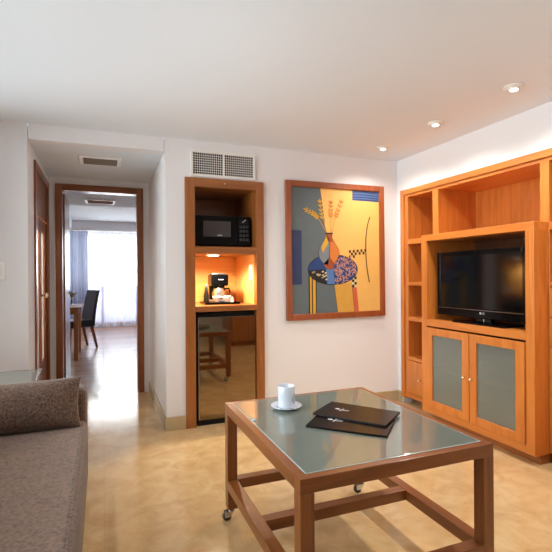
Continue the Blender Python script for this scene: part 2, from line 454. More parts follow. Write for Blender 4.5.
struct('trim_beam', MB().box(FX0, -.62, 6.57, 10.6, 2.25, 2.455), CEIL)

def curtain(x0, x1, y, z0, z1, amp, nw, mat, name, label, cat):
    random.seed(int(x0*100)+5)
    ph = [random.uniform(0, 6) for _ in range(4)]
    def fn(u, v):
        x = x0+(x1-x0)*u
        k = 1-.35*v
        return (x, y+amp*k*(math.sin(u*nw*2*PI+ph[0])+.45*math.sin(u*nw*1.37*2*PI+ph[1]+v))*.7, z0+(z1-z0)*v)
    o = obj(name, MB().grid(fn, int(nw*14), 12), mat)
    tag(o, label, cat)
    return o
curtain(-.80, -.305, 10.95, .02, 2.24, .045, 7, DRAPE, 'drape', 'blue-grey drape gathered at the left of the bright far window', 'curtain')
curtain(-1.2, 1.7, 11.16, .015, 2.25, .03, 22, SHEER, 'sheer_curtain', 'white sheer curtain hanging to the floor across the far window', 'curtain')
obj_rail = obj('curtain_rail', MB().box(-1.7, 1.75, 10.88, 10.96, 2.245, 2.275), WHITE)
tag(obj_rail, 'white curtain rail above the drape and sheer in the far room', 'curtain rail')
# (held up by the pelmet)
struct('trim_pelmet', MB().box(-1.9, 1.85, 10.84, FY-.001, 2.276, 2.459), WALL)

# ceiling diffusers
def diffuser(x0, x1, y0, y1, z, label, mat, group=None):
    t = thing('ceiling_vent', label, 'vent', ((x0+x1)/2, (y0+y1)/2, z), 0, group)
    b = .03
    f = MB().box(x0-b, x1+b, y0-b, y0, z-.012, z).box(x0-b, x1+b, y1, y1+b, z-.012, z).box(x0-b, x0, y0, y1, z-.012, z).box(x1, x1+b, y0, y1, z-.012, z)
    obj('frame', f, WHITE, t, bevel=.002)
    obj('backing', MB().box(x0, x1, y0, y1, z-.003, z-.001), GREYV, t)
    n = max(3, int((y1-y0)/.035)); s = MB()
    for k in range(n):
        yy = y0+(y1-y0)*(k+.5)/n
        s.add([(x0, yy-.014, z-.004), (x1, yy-.014, z-.004), (x1, yy+.012, z-.011), (x0, yy+.012, z-.011)], [(0, 1, 2, 3)])
    obj('louvre', s, mat, t, solid=.0015)
    return t
diffuser(-.142, .122, 3.88, 4.10, ZA, 'ceiling vent with taupe louvres in the alcove ceiling', TAUPE)
diffuser(-.17, .13, 6.02, 6.26, ZA, 'ceiling vent seen through the doorway in the next room', plain('vent_brown', srgb(150, 110, 90), .6))

# far table, chair, stemmed glass
t = thing('dining_table', 'light wooden dining table beyond the doorway', 'table', (-.9, 7.4, 0))
FT = woods('light_table_wood', srgb(176, 112, 62), srgb(206, 146, 92))
obj('tabletop', MB().box(-1.55, -.285, 6.96, 7.9, .735, .765), FT['x'], t, bevel=.004)
obj('apron', MB().box(-1.5, -.34, 7.0, 7.03, .66, .735).box(-1.5, -.34, 7.83, 7.86, .66, .735).box(-.36, -.335, 7.03, 7.83, .66, .735).box(-1.5, -1.475, 7.03, 7.83, .66, .735), FT['x'], t)
for x in (-1.52, -.39):
    for y in (6.98, 7.81): obj('leg', MB().box(x, x+.06, y, y+.06, 0, .735), FT['z'], t, bevel=.004)

def make_chair(label, loc, ang):
    t = thing('dining_chair', label, 'chair', loc, ang)      # local: faces -X, width along Y
    k = dict(world=False)
    def prof(u, v):   # curved, leaning backrest slab
        return None
    b = MB(); n = 10; vs = []; fs = []
    for j in range(n+1):
        z = .40+.57*j/n; x = .17+.11*(j/n)**1.4; th = .062-.02*j/n
        for (xx, yy) in ((x, -.215), (x+th, -.215), (x+th, .215), (x, .215)): vs.append((xx, yy, z))
    for j in range(n):
        for q in range(4): fs.append((j*4+q, j*4+(q+1)%4, (j+1)*4+(q+1)%4, (j+1)*4+q))
    fs.append((0, 1, 2, 3)); fs.append((n*4, n*4+1, n*4+2, n*4+3))
    b.add(vs, fs); obj('backrest', b, CHAIRL, t, bevel=.012, **k)
    obj('seat', MB().box(-.22, .235, -.22, .22, .36, .475), CHAIRL, t, bevel=.025, seg=3, **k)
    for sy in (-1, 1):
        for sx, sp in ((-1, -.0), (1, .09)):
            x = .18*sx; y = .185*sy
            l = MB(); c = [(-1, -1), (1, -1), (1, 1), (-1, 1)]
            l.add([(x+sp+.016*a, y+.016*bb, 0) for a, bb in c]+[(x+.024*a, y+.024*bb, .37) for a, bb in c],
                  [(0, 1, 2, 3), (4, 5, 6, 7)]+[(i, (i+1) % 4, 4+(i+1) % 4, 4+i) for i in range(4)])
            obj('leg', l, DOORW['z'], t, bevel=.003, **k)
    return t
make_chair('black leather high-backed dining chair with wooden legs in the far room', (-.42, 8.21, 0), .44)

t = thing('stemmed_dish', 'small stemmed glass with tan contents on the far dining table', 'glass', (-.44, 7.3, .765))
obj('foot', MB().lathe([(.04, 0), (.04, .004), (.006, .012), (.005, .12)], (-.44, 7.3, .765)), GLASS, t)
obj('bowl', MB().lathe([(.005, .12), (.03, .14), (.075, .185), (.078, .205)], (-.44, 7.3, .765)), GLASS, t)
obj('filling', MB().lathe([(.02, .142), (.07, .187), (.06, .2), (.02, .208)], (-.44, 7.3, .765)), TANM, t)

# ------------------------------------------------------------------ downlights in the ceiling
def downlight(x, y, label, rz=0):
    t = thing('recessed_downlight', label, 'ceiling light', (x, y, ZC), rz, 'ceiling downlights along the bookcase')
    k = dict(world=False)
    obj('trim_ring', MB().lathe([(.034, -.001), (.052, 0), (.054, -.004), (.046, -.009), (.034, -.008)], n=28), WHITE, t, **k)
    obj('eyeball', MB().lathe([(.034, -.002), (.034, -.010), (.03, -.017), (.024, -.019)], n=24), WHITE, t, **k)
    obj('bulb', MB().lathe([(.022, -.0192), (.022, -.021), (.012, -.022)], n=20), LAMP, t, **k)
    return t
LP = [(2.212, 3.155, 'downlight in the ceiling nearest the back wall corner'),
      (2.210, 2.519, 'middle of the three downlights in the ceiling row'),
      (2.212, 1.877, 'largest downlight in the ceiling, high above the bookcase')]
dl0 = None
for x, y, lab in LP:
    if dl0 is None: dl0 = downlight(x, y, lab)
    else:
        c = copy_tree(dl0); c.location = (x, y, ZC); c['label'] = lab
def spot(x, y, z, power, size, blend, col=(1, .9, .78), target=None, r=.03, name='spot'):
    l = bpy.data.lights.new(name, 'SPOT'); l.energy = power; l.spot_size = math.radians(size); l.spot_blend = blend; l.color = col
    l.shadow_soft_size = r
    o = bpy.data.objects.new(name, l); COL.objects.link(o); o.location = (x, y, z)
    d = Vector(target)-Vector((x, y, z)) if target else Vector((0, 0, -1))
    o.rotation_euler = d.to_track_quat('-Z', 'Y').to_euler()
    return o
for x, y, _ in LP + [(2.21, 1.235, ''), (2.21, .6, '')]:
    spot(x, y, ZC-.032, 33, 150, .85, col=(1, .93, .84), target=(x+.06, y, 0), name='downlight_lamp')

for x, y in ((-.72, 1.5),):
    c = copy_tree(dl0); c.location = (x, y, ZC); c['label'] = 'ceiling downlight above the sofa, outside the picture'
    if 'group' in c: del c['group']
    spot(x, y, ZC-.032, 42, 150, .6, (1, .95, .88), (x, y, 0), name='downlight_lamp')

# ------------------------------------------------------------------ built-in bookcase and TV cabinet
UB = 3.03           # back of the shelves
t = thing('bookcase', 'tall light cherry bookcase let into the right wall, with open cubbyholes', 'bookcase', (XR, 2.45, 0))
tt = .035
obj('frame_post', MB().box(XR-.016, XR+.06, UY1-tt, UY1+.012, .06, UZ+.012), UNIT['z'], t, bevel=.003)
obj('frame_post', MB().box(XR-.016, XR+.06, UY0-.012, UY0+tt, .06, UZ+.012), UNIT['z'], t, bevel=.003)
obj('top_rail', MB().box(XR-.0155, XR+.06, UY0+tt, UY1-tt, UZ-.036, UZ+.0115), UNIT['y'], t, bevel=.003)
CZ1 = UZ-.036-.001
cx0 = XR-.002
obj('side_panel', MB().box(cx0, UB, UY1-.082, UY1-tt-.001, .07, CZ1), UNIT['z'], t, bevel=.0015)
obj('side_panel', MB().box(cx0, UB, UY0+tt+.001, UY0+.082, .07, CZ1), UNIT['z'], t, bevel=.0015)
ya, yb = UY0+.082, UY1-.082
obj('top_panel', MB().box(cx0+.001, UB, ya, yb, CZ1-.024, CZ1-.0005), UNIT['y'], t)
obj('back_panel', MB().box(UB, UB+.012, UY0+tt, UY1-tt, .06, CZ1), UNIT['z'], t)
L0, L1 = 3.03, 2.962      # left divider
R0, R1 = 2.035, 1.972     # right divider
obj('divider', MB().box(cx0, UB-.001, L1, L0, .07, CZ1-.024), UNIT['z'], t, bevel=.0015)
obj('divider', MB().box(cx0, UB-.001, R1, R0, .07, CZ1-.024), UNIT['z'], t, bevel=.0015)
for z0, z1 in ((1.478, 1.523), (1.10, 1.132), (.777, .814), (.417, .449)):
    obj('shelf', MB().box(cx0+.001, UB-.001, L0, yb, z0, z1), UNIT['y'], t, bevel=.0015)
for z0, z1 in ((1.478, 1.523), (1.12, 1.148)):
    obj('shelf', MB().box(cx0+.001, UB-.001, ya, R1, z0, z1), UNIT['y'], t, bevel=.0015)
def knob(parent, x, y, z, r=.011):
    obj('knob', MB().lathe([(.005, 0), (.005, -.012), (r, -.016), (r*1.05, -.024), (r*.6, -.029)], (x, y, z), 16, 'x'), BRASS, parent)
dr = obj('door', MB().box(XR-.008, XR+.012, L0+.004, yb-.004, .115, .412), UNIT['z'], t, bevel=.002)
knob(dr, XR-.008, 3.19, .262, .009)
obj('bottom_panel', MB().box(cx0+.002, UB-.001, L0, yb, .07, .109), UNIT['y'], t)
obj('bottom_panel', MB().box(cx0+.002, UB-.001, ya, R1, .07, .109), UNIT['y'], t)
for z0, z1 in ((.925, 1.114), (.735, .92)):
    q = obj('drawer', MB().box(XR-.008, XR+.012, ya+.004, R1-.004, z0, z1), UNIT['y'], t, bevel=.002)
    knob(q, XR-.008, (ya+R1)/2, (z0+z1)/2, .009)
q = obj('door', MB().box(XR-.008, XR+.012, ya+.004, R1-.004, .115, .73), UNIT['z'], t, bevel=.002); knob(q, XR-.008, R1-.04, .44, .009)
obj('plinth', MB().box(XR+.03, UB, UY0+.002, 1.955, 0, .066), NICHE['y'], t)
obj('plinth', MB().box(XR+.27, UB, 3.05, UY1-.002, 0, .066), NICHE['y'], t)

XF = 2.49; BY0, BY1 = 1.978, 3.02; ys, ye = 2.040, 2.955
t = thing('tv_cabinet', 'cherry television cabinet with two etched glass doors, standing out from the bookcase', 'cabinet', (XF, 2.5, 0))
obj('side_panel', MB().box(XF, cx0-.003, BY0, ys, .062, 1.474).box(cx0-.003, UB-.013, R0+.001, ys, .062, 1.474), UNIT['z'], t, bevel=.002)
obj('side_panel', MB().box(XF, cx0-.003, ye, BY1, .062, 1.474).box(cx0-.003, UB-.013, ye, L1-.001, .062, 1.474), UNIT['z'], t, bevel=.002)
obj('top_panel', MB().box(XF, cx0-.003, BY0, BY1, 1.474, 1.526).box(cx0-.003, UB-.01, R0+.001, L1-.001, 1.474, 1.525), UNIT['y'], t, bevel=.002)
obj('tv_shelf', MB().box(XF+.001, UB-.012, ys+.0005, ye-.0005, .778, .832), UNIT['y'], t, bevel=.002)
obj('bottom_panel', MB().box(XF+.001, UB-.012, ys+.0005, ye-.0005, .063, .118), UNIT['y'], t, bevel=.002)
obj('back_panel', MB().box(UB-.012, UB-.002, R0+.001, L1-.001, .07, 1.474), SHADEW['z'], t)
obj('inner_shelf', MB().box(XF+.02, UB-.013, ys+.001, ye-.001, .43, .45), UNIT['y'], t)
obj('plinth', MB().box(XF+.06, XF+.08, BY0+.012, 2.90, 0, .062).box(XF+.08, UB-.02, BY0+.012, BY0+.03, 0, .062).box(XF+.08, UB-.02, 2.882, 2.90, 0, .062), NICHE['y'], t)
for y0, y1, ky in ((2.500, 2.952, 2.538), (2.043, 2.494, 2.468)):
    ga, gb, gz0, gz1 = y0+.066, y1-.064, .178, .708
    m = MB(); x0, x1 = XF+.001, XF+.021
    dd = obj('door', m.box(x0-.012, x1-.012, y0, ga, .122, .765).box(x0-.012, x1-.012, gb, y1, .122, .765).box(x0-.0118, x1-.012, ga, gb, .122, gz0).box(x0-.0118, x1-.012, ga, gb, gz1, .765), UNIT['z'], t, bevel=.002)
    obj('glass_panel', MB().box(XF-.001, XF+.004, ga, gb, gz0, gz1), DOORGLASS, dd)
    knob(dd, XF-.011, ky, .44, .011)

# television
TX = 2.56
t = thing('television', 'black flat television with a glossy bezel standing inside the cherry cabinet', 'television', (TX+.06, 2.465, .832))
ty0, ty1, tz0, tz1 = 2.085, 2.912, .876, 1.378
b = MB(); bz = .036
b.box(TX, TX+.05, ty0, ty0+bz, tz0, tz1).box(TX, TX+.05, ty1-bz, ty1, tz0, tz1).box(TX, TX+.05, ty0+bz, ty1-bz, tz1-bz, tz1).box(TX, TX+.05, ty0+bz, ty1-bz, tz0, tz0+.07)
b.box(TX+.05, TX+.085, ty0+.05, ty1-.05, tz0+.04, tz1-.04)
obj('bezel', b, BLACK, t, bevel=.004)
obj('screen', MB().box(TX+.004, TX+.02, ty0+bz, ty1-bz, tz0+.07, tz1-bz), SCREEN, t)
obj('trim_strip', MB().box(TX-.002, TX, ty0+.02, ty1-.02, tz0+.058, tz0+.061), CHROME, t)
obj('neck', MB().box(TX+.02, TX+.06, 2.39, 2.53, .842, tz0+.02), BLACK, t, bevel=.004)
st = MB(); pts = [(TX-.05, 2.235), (TX-.03, 2.215), (TX+.17, 2.24), (TX+.18, 2.28), (TX+.18, 2.66), (TX+.17, 2.69), (TX-.03, 2.715), (TX-.05, 2.69)]
obj('stand', st.prism([(x, y, .832) for x, y in pts], (0, 0, .012)), BLACK, t, bevel=.003)
# maker's mark on the lower bezel: a disc and two letters
tm = text_mesh('LG', .020)
lg = MB()
lg.add([(TX-.0015-v[2], 2.44-v[0], .914+v[1]) for v in tm.v], tm.f)
lg.lathe([(.008, 0), (.008, -.002)], (TX, 2.466, .914), 20, 'x')
obj('logo', lg, LOGO_GLINT, t)
obj('stand_mark', MB().box(TX+.0185, TX+.02, 2.452, 2.458, .852, .872), LOGO_GLINT, t)

# ------------------------------------------------------------------ kitchenette niche
ND = YB+.60
t = thing('kitchenette_niche', 'tall cherry niche in the back wall holding a microwave, coffee shelf and fridge', 'cabinet', (.93, YB, 0))
fx0, fx1, ix0, ix1, fz, iz = .605, 1.262, .684, 1.193, 1.981, 1.908
fy0, fy1 = YB-.02, YB+.03
obj('frame_post', MB().box(fx0, ix0, fy0, fy1, 0, fz), NICHE['z'], t, bevel=.003)
obj('frame_post', MB().box(ix1, fx1, fy0, fy1, 0, fz), NICHE['z'], t, bevel=.003)
obj('frame_head', MB().box(ix0, ix1, fy0+.0005, fy1, iz, fz), NICHE['x'], t, bevel=.003)
obj('side_panel', MB().box(ix0-.02, ix0-.001, fy1, ND, 0, iz+.02), NICHE['z'], t)
obj('side_panel', MB().box(ix1+.001, ix1+.02, fy1, ND, 0, iz+.02), NICHE['z'], t)
obj('back_panel', MB().box(ix0-.02, ix1+.02, ND, ND+.015, 0, iz+.02), NICHE['x'], t)
obj('top_panel', MB().box(ix0-.001, ix1+.001, fy1, ND, iz+.001, iz+.02), NICHE['x'], t)
obj('shelf', MB().box(ix0, ix1, fy0+.004, ND-.001, 1.378, 1.436), NICHE['x'], t, bevel=.002)
obj('shelf', MB().box(ix0, ix1, fy0+.004, ND-.001, .914, .959), NICHE['x'], t, bevel=.002)
obj('stud', MB().lathe([(.006, -.0), (.006, -.006), (.001, -.008)], (.93, fy0, 1.945), 12, 'y'), BRASS, t)

c0, c1_ = .959, 1.378
obj('glow_liner', MB().box(ix0, ix1, ND-.006, ND-.0005, c0+.001, c1_-.001), GLOWW['x'], t, label='added lining of the coffee shelf with the lamp glow in its amber colour')
obj('glow_liner', MB().box(ix0-.0008, ix0+.004, fy1+.001, ND-.007, c0+.001, c1_-.001), GLOWW['y'], t, label='added lining of the coffee shelf with the lamp glow in its amber colour')
obj('glow_liner', MB().box(ix1-.004, ix1+.0008, fy1+.001, ND-.007, c0+.001, c1_-.001), GLOWW['y'], t, label='added lining of the coffee shelf with the lamp glow in its amber colour')
t = thing('puck_light', 'round warm puck light under the microwave shelf', 'lamp', (.85, 3.60, 1.378))
obj('housing', MB().lathe([(.056, 0), (.056, -.006), (.050, -.009)], (.85, 3.60, 1.378), 28), WHITE, t)
obj('diffuser', MB().lathe([(.048, -.0092), (.048, -.011), (.01, -.0135)], (.85, 3.60, 1.378), 28), PUCK, t)
pl = bpy.data.lights.new('puck_lamp', 'SPOT'); pl.energy = 72; pl.color = (1, .84, .58); pl.spot_size = math.radians(165); pl.spot_blend = .5; pl.shadow_soft_size = .03
po = bpy.data.objects.new('puck_lamp', pl); COL.objects.link(po); po.location = (.85, 3.60, 1.362)

t = thing('microwave_oven', 'black microwave oven on the upper shelf of the niche', 'microwave', (.94, 3.75, 1.436))
mx0, mx1, mz0, mz1, my0 = .699, 1.172, 1.450, 1.698, 3.60
obj('case', MB().box(mx0, mx1, my0, my0+.34, mz0, mz1), BLACKM, t, bevel=.006)
obj('door', MB().box(mx0+.002, 1.055, my0-.014, my0-.0005, mz0+.004, mz1-.004), BLACK, t, bevel=.003)
dn = [o for o in t.children if o.name.startswith('door')][0]
obj('door_window', MB().box(.768, 1.000, my0-.0165, my0-.0141, 1.522, 1.652), plain('smoked_window', srgb(66, 62, 64), .2), dn)
obj('logo', MB().box(.885, .925, my0-.0175, my0-.0166, 1.533, 1.539), LOGO_GLINT, dn)
obj('control_panel', MB().box(1.058, mx1-.002, my0-.012, my0-.0005, mz0+.004, mz1-.004), BLACK, t, bevel=.003)
cp = [o for o in t.children if o.name.startswith('control_panel')][0]
obj('display', MB().box(1.075, 1.155, my0-.0135, my0-.0121, 1.635, 1.672), SCREEN, cp)
bt = MB()
for r in range(4):
    for c in range(3): bt.box(1.076+.028*c, 1.098+.028*c, my0-.0135, my0-.0121, 1.60-.036*r, 1.622-.036*r)
obj('keypad', bt, plain('dark_keys', srgb(44, 46, 50), .4), cp)
obj('knob_glint', MB().ribbon([(1.10, my0-.0138, 1.648), (1.112, my0-.0138, 1.655), (1.13, my0-.0138, 1.672)], .006, (0, 1, 0)), LOGO_GLINT, cp)  # pale stroke painted in as the highlight on the knob
for x in (mx0+.04, mx1-.04):
    for y in (my0+.04, my0+.30): obj('foot', MB().lathe([(.014, 0), (.012, .0145)], (x, y, 1.436), 12), RUBBER, t)

t = thing('mini_fridge', 'mini fridge with dark mirrored door at the bottom of the niche', 'fridge', (.95, 3.8, 0))
obj('cabinet', MB().box(.690, 1.190, 3.552, 4.05, .012, .900), BLACKM, t, bevel=.004)
obj('door', MB().box(.713, 1.188, YB+.004, 3.545, .045, .868), BRONZE, t, bevel=.003, label='dark bronze mirrored door')
obj('door_edge', MB().box(.708, .7125, YB+.003, 3.545, .045, .868), STEEL, t)
obj('kick_grille', MB().box(.71, 1.185, YB+.012, 3.55, .002, .04), BLACKM, t)
obj('hinge', MB().box(.72, .78, YB+.006, 3.545, .870, .878), BLACKM, t)

# tray with coffee things
TY = 3.745; TZ = .959
t = thing('tray', 'black serving tray under the coffee maker', 'tray', (.94, TY, TZ))
tr = MB(); tr.box(.80, 1.08, TY-.105, TY+.105, TZ, TZ+.008)
for a in ((.79, .80, TY-.115, TY+.115), (1.08, 1.09, TY-.115, TY+.115), (.80, 1.08, TY-.115, TY-.105), (.80, 1.08, TY+.105, TY+.115)): tr.box(*a, TZ+.002, TZ+.020)
obj('dish', tr, BLACK, t, bevel=.002)
TT = TZ+.008
t = thing('coffee_maker', 'small black and steel coffee maker standing on the tray', 'coffee maker', (.945, TY+.03, TT))
cx, cy = .935, TY+.035
obj('base', MB().box(cx-.07, cx+.07, cy-.075, cy+.07, TT, TT+.028), STEEL, t, bevel=.006)
obj('column', MB().box(cx-.066, cx+.066, cy+.02, cy+.068, TT+.028, TT+.18), BLACKM, t, bevel=.006)
obj('reservoir', MB().box(cx-.075, cx+.078, cy-.07, cy+.07, TT+.148, TT+.245), BLACK, t, bevel=.012, seg=3)
obj('lid', MB().box(cx-.06, cx+.062, cy-.055, cy+.06, TT+.245, TT+.256), STEEL, t, bevel=.004)
obj('badge', MB().box(cx-.012, cx+.03, cy-.0725, cy-.0705, TT+.198, TT+.205), LOGO_GLINT, t)
cf = obj('carafe', MB().lathe([(.045, .030), (.056, .045), (.058, .085), (.044, .12), (.042, .128)], (cx, cy-.02, TT), 28), STEEL, t)
obj('carafe_handle', MB().tube([(cx+.044, cy-.03, TT+.118), (cx+.088, cy-.035, TT+.125), (cx+.098, cy-.037, TT+.09), (cx+.09, cy-.035, TT+.06), (cx+.056, cy-.03, TT+.055)], .008), BLACKM, cf)
obj('carafe_lid', MB().lathe([(.043, .128), (.043, .138), (.02, .143)], (cx, cy-.02, TT), 24), BLACKM, cf)
def cup(x, y, label):
    t = thing('coffee_cup', label, 'cup', (x, y, TT), 0, 'white cups on the coffee tray')
    obj('body', MB().lathe([(.020, .0), (.024, .004), (.036, .05), (.038, .062), (.034, .062), (.021, .01)], (x, y, TT), 24), PORC, t)
    obj('handle', MB().tube([(x+.032, y, TT+.05), (x+.054, y, TT+.05), (x+.056, y, TT+.03), (x+.03, y, TT+.018)], .0045, 8), PORC, t)
cup(.895, TY-.082, 'white cup at the left in front of the coffee maker')
cup(.985, TY-.082, 'white cup at the right in front of the coffee maker')
t = thing('drinks_flask', 'slim dark flask at the left end of the coffee tray', 'flask', (.828, TY+.02, TT))
obj('body', MB().lathe([(.022, 0), (.024, .01), (.022, .07), (.013, .11), (.011, .135)], (.828, TY+.02, TT), 20), BLACKM, t)
obj('stopper', MB().lathe([(.012, .135), (.012, .155), (.006, .16)], (.828, TY+.02, TT), 16), STEEL, t)
t = thing('sugar_sachet', 'white sachet standing upright at the right end of the tray', 'sachet', (1.055, TY, TT))
obj('packet', MB().prism([(1.035, TY, TT), (1.068, TY-.004, TT), (1.066, TY+.01, TT+.05), (1.034, TY+.014, TT+.05)], (0, .006, 0)), PAPER, t, bevel=.002)
t = thing('wall_socket', 'white socket plate on the inner side of the coffee niche', 'socket', (ix1, 3.62, 1.17))
obj('plate', MB().box(ix1-.014, ix1-.0045, 3.585, 3.655, 1.165, 1.295), WHITE_P, t, bevel=.002)
obj('rocker', MB().box(ix1-.017, ix1-.014, 3.60, 3.64, 1.185, 1.225).box(ix1-.017, ix1-.014, 3.60, 3.64, 1.235, 1.275), WHITE, t, bevel=.001)

# air grille over the niche
t = thing('air_grille', 'white air grille of two square-meshed panels above the kitchenette niche', 'vent', (.92, YB, 2.0))
gx0, gx1, gz0, gz1 = .652, 1.194, 1.992, 2.205
g = MB(); q = .022
g.box(gx0, gx1, YB-.014, YB, gz0, gz0+q).box(gx0, gx1, YB-.014, YB, gz1-q, gz1).box(gx0, gx0+q, YB-.014, YB, gz0+q, gz1-q).box(gx1-q, gx1, YB-.014, YB, gz0+q, gz1-q).box(.915, .931, YB-.014, YB, gz0+q, gz1-q)
obj('frame', g, WHITE, t, bevel=.003)
obj('backing', MB().box(gx0+q, gx1-q, YB-.003, YB-.001, gz0+q, gz1-q), GREYV, t)
for a, b_ in ((gx0+q, .915), (.931, gx1-q)):
    m = MB(); n = 14
    for k in range(1, n): m.box(a+(b_-a)*k/n-.0014, a+(b_-a)*k/n+.0014, YB-.007, YB-.003, gz0+q, gz1-q)
    n = 9
    for k in range(1, n):
        zz = gz0+q+(gz1-gz0-2*q)*k/n; m.box(a, b_, YB-.0068, YB-.003, zz-.0015, zz+.0015)
    obj('mesh_panel', m, WHITE, t)

# light switch
t = thing('light_switch', 'white light switch on the wall left of the alcove', 'switch', (-.685, YB, 1.18))
obj('plate', MB().box(-.755, -.621, YB-.009, YB, 1.185, 1.307), WHITE_P, t, bevel=.003)
for x in (-.735, -.683): obj('rocker', MB().box(x, x+.044, YB-.013, YB-.009, 1.205, 1.287), WHITE, t, bevel=.002)

# ------------------------------------------------------------------ painting
PCX, PCZ, PY = 1.958, 1.418, YB-.02
t = thing('framed_painting', 'abstract still life of a vase on a patterned table in a wooden frame', 'painting', (PCX, YB, PCZ))
t.rotation_euler = (0, math.radians(-.35), 0)
hw, hh, fw = .498, .603, .052
f = MB(); y0, y1 = -.032, -.001
f.box(-hw, -hw+fw, y0, y1, -hh, hh).box(hw-fw, hw, y0, y1, -hh, hh).box(-hw+fw, hw-fw, y0+.0004, y1, hh-fw, hh).box(-hw+fw, hw-fw, y0+.0004, y1, -hh, -hh+fw)
obj('frame', f, woods('picture_frame', srgb(136, 66, 34), srgb(164, 88, 48))['z'], t, bevel=.006, world=False)
PM = []; PI_ = {}
def pm(k, *c, r=.55):
    PI_[k] = len(PM); PM.append(plain('paint_'+k, srgb(*c), r, noise=.06, nscale=14))
pm('slate', 96, 108, 112); pm('yellow', 236, 184, 100); pm('ochre', 214, 162, 70); pm('navy', 44, 58, 98); pm('stripe', 74, 100, 150)
pm('blue', 34, 66, 124); pm('ink', 28, 28, 38); pm('pink', 226, 160, 128); pm('lblue', 84, 122, 176); pm('cream', 226, 206, 150)
pm('orange', 214, 124, 52); pm('rust', 164, 78, 44); pm('red', 206, 98, 66); pm('vgrey', 122, 132, 140); pm('gold', 216, 164, 52); pm('brown', 96, 62, 40)
A = {"yellow":[[-0.164,0.551],[0.446,0.551],[0.446,-0.551],[0.0,-0.551],[-0.034,-0.291],[-0.112,0.181]],"ochre":[[-0.034,-0.291],[0.154,-0.287],[0.189,-0.551],[0.0,-0.551]],"navy":[[-0.446,0.176],[-0.347,0.174],[-0.35,-0.295],[-0.446,-0.296]],"stripe":[[0.164,0.55],[0.446,0.55],[0.446,0.456],[0.163,0.459]],"ellipse":[[0.209,-0.169],[0.203,-0.199],[0.183,-0.228],[0.152,-0.254],[0.111,-0.275],[0.062,-0.29],[0.009,-0.299],[-0.047,-0.302],[-0.102,-0.298],[-0.154,-0.287],[-0.2,-0.271],[-0.238,-0.25],[-0.267,-0.225],[-0.284,-0.197],[-0.29,-0.168],[-0.284,-0.139],[-0.266,-0.111],[-0.237,-0.086],[-0.199,-0.065],[-0.152,-0.049],[-0.1,-0.039],[-0.045,-0.035],[0.011,-0.038],[0.064,-0.047],[0.113,-0.063],[0.153,-0.084],[0.184,-0.11],[0.203,-0.138]],"lblue":[[-0.115,-0.163],[-0.043,-0.163],[-0.027,-0.297],[-0.103,-0.298]],"blob":[[-0.275,-0.197],[-0.128,-0.168],[-0.109,-0.295],[-0.186,-0.277],[-0.243,-0.242]],"legL":[[-0.278,-0.196],[-0.209,-0.271],[-0.211,-0.551],[-0.28,-0.551]],"legR":[[0.15,-0.328],[0.198,-0.329],[0.22,-0.55],[0.172,-0.551]],"curve":[[0.349,0.316],[0.327,0.255],[0.313,0.194],[0.302,0.104],[0.301,-0.031],[0.31,-0.151],[0.334,-0.289]],"vaseL":[[-0.099,0.147],[-0.074,0.052],[-0.081,-0.064],[-0.095,-0.128],[-0.137,-0.116],[-0.175,-0.071],[-0.188,-0.022],[-0.168,0.036],[-0.132,0.085]],"vaseR":[[-0.073,0.11],[-0.047,0.11],[-0.021,0.067],[0.018,0.01],[0.021,-0.04],[-0.013,-0.099],[-0.029,-0.116],[-0.075,-0.064]],"vaseB":[[-0.137,-0.116],[-0.081,-0.064],[-0.029,-0.116],[-0.036,-0.151],[-0.069,-0.168],[-0.114,-0.157]],"sliver":[[-0.106,0.144],[-0.077,0.095],[-0.1,0.046],[-0.146,-0.021],[-0.158,0.027],[-0.132,0.085]],"neck":[[-0.109,0.152],[-0.044,0.154],[-0.05,0.11],[-0.044,0.081],[-0.08,0.075],[-0.099,0.109]],"s1":[[-0.099,0.155],[-0.134,0.209],[-0.182,0.279],[-0.229,0.32],[-0.302,0.354]],"s2":[[-0.099,0.155],[-0.124,0.238],[-0.15,0.324],[-0.165,0.429]],"s3":[[-0.066,0.156],[-0.062,0.255],[-0.062,0.328],[-0.058,0.423]],"s4":[[-0.053,0.157],[-0.026,0.256],[0.001,0.33],[0.045,0.435]]}
cv = MB(); lay = [0]
def P3(p): return (p[0], -.014-lay[0]*.00025, p[1])
def up(): lay[0] += 1
def poly(pts, k): cv.face([P3(p) for p in pts], PI_[k])
def line(pts, wd, k): cv.ribbon([P3(p) for p in pts], wd, (0, 1, 0), PI_[k])
cv.box(-.446, .446, -.0135, -.006, -.551, .551, PI_['slate']); up()
poly(A['yellow'], 'yellow'); poly(A['navy'], 'navy'); up()
poly(A['ochre'], 'ochre'); poly(A['stripe'], 'stripe'); up()
for k in range(4): line([(.166, .535-.023*k), (.30, .537-.023*k), (.446, .532-.023*k)], .009, 'navy')
line([A['yellow'][0], A['yellow'][5], A['yellow'][4], A['yellow'][3]], .004, 'brown')
poly(A['legL'], 'gold'); poly(A['legR'], 'red'); up()
for k in (0, .42, .96):
    x = -.279+.069*k; line([(x, -.2-.07*k), (x-.001, -.551)], .011 if k < .9 else .008, 'ink')
line([(.152, -.33), (.174, -.55)], .004, 'brown')
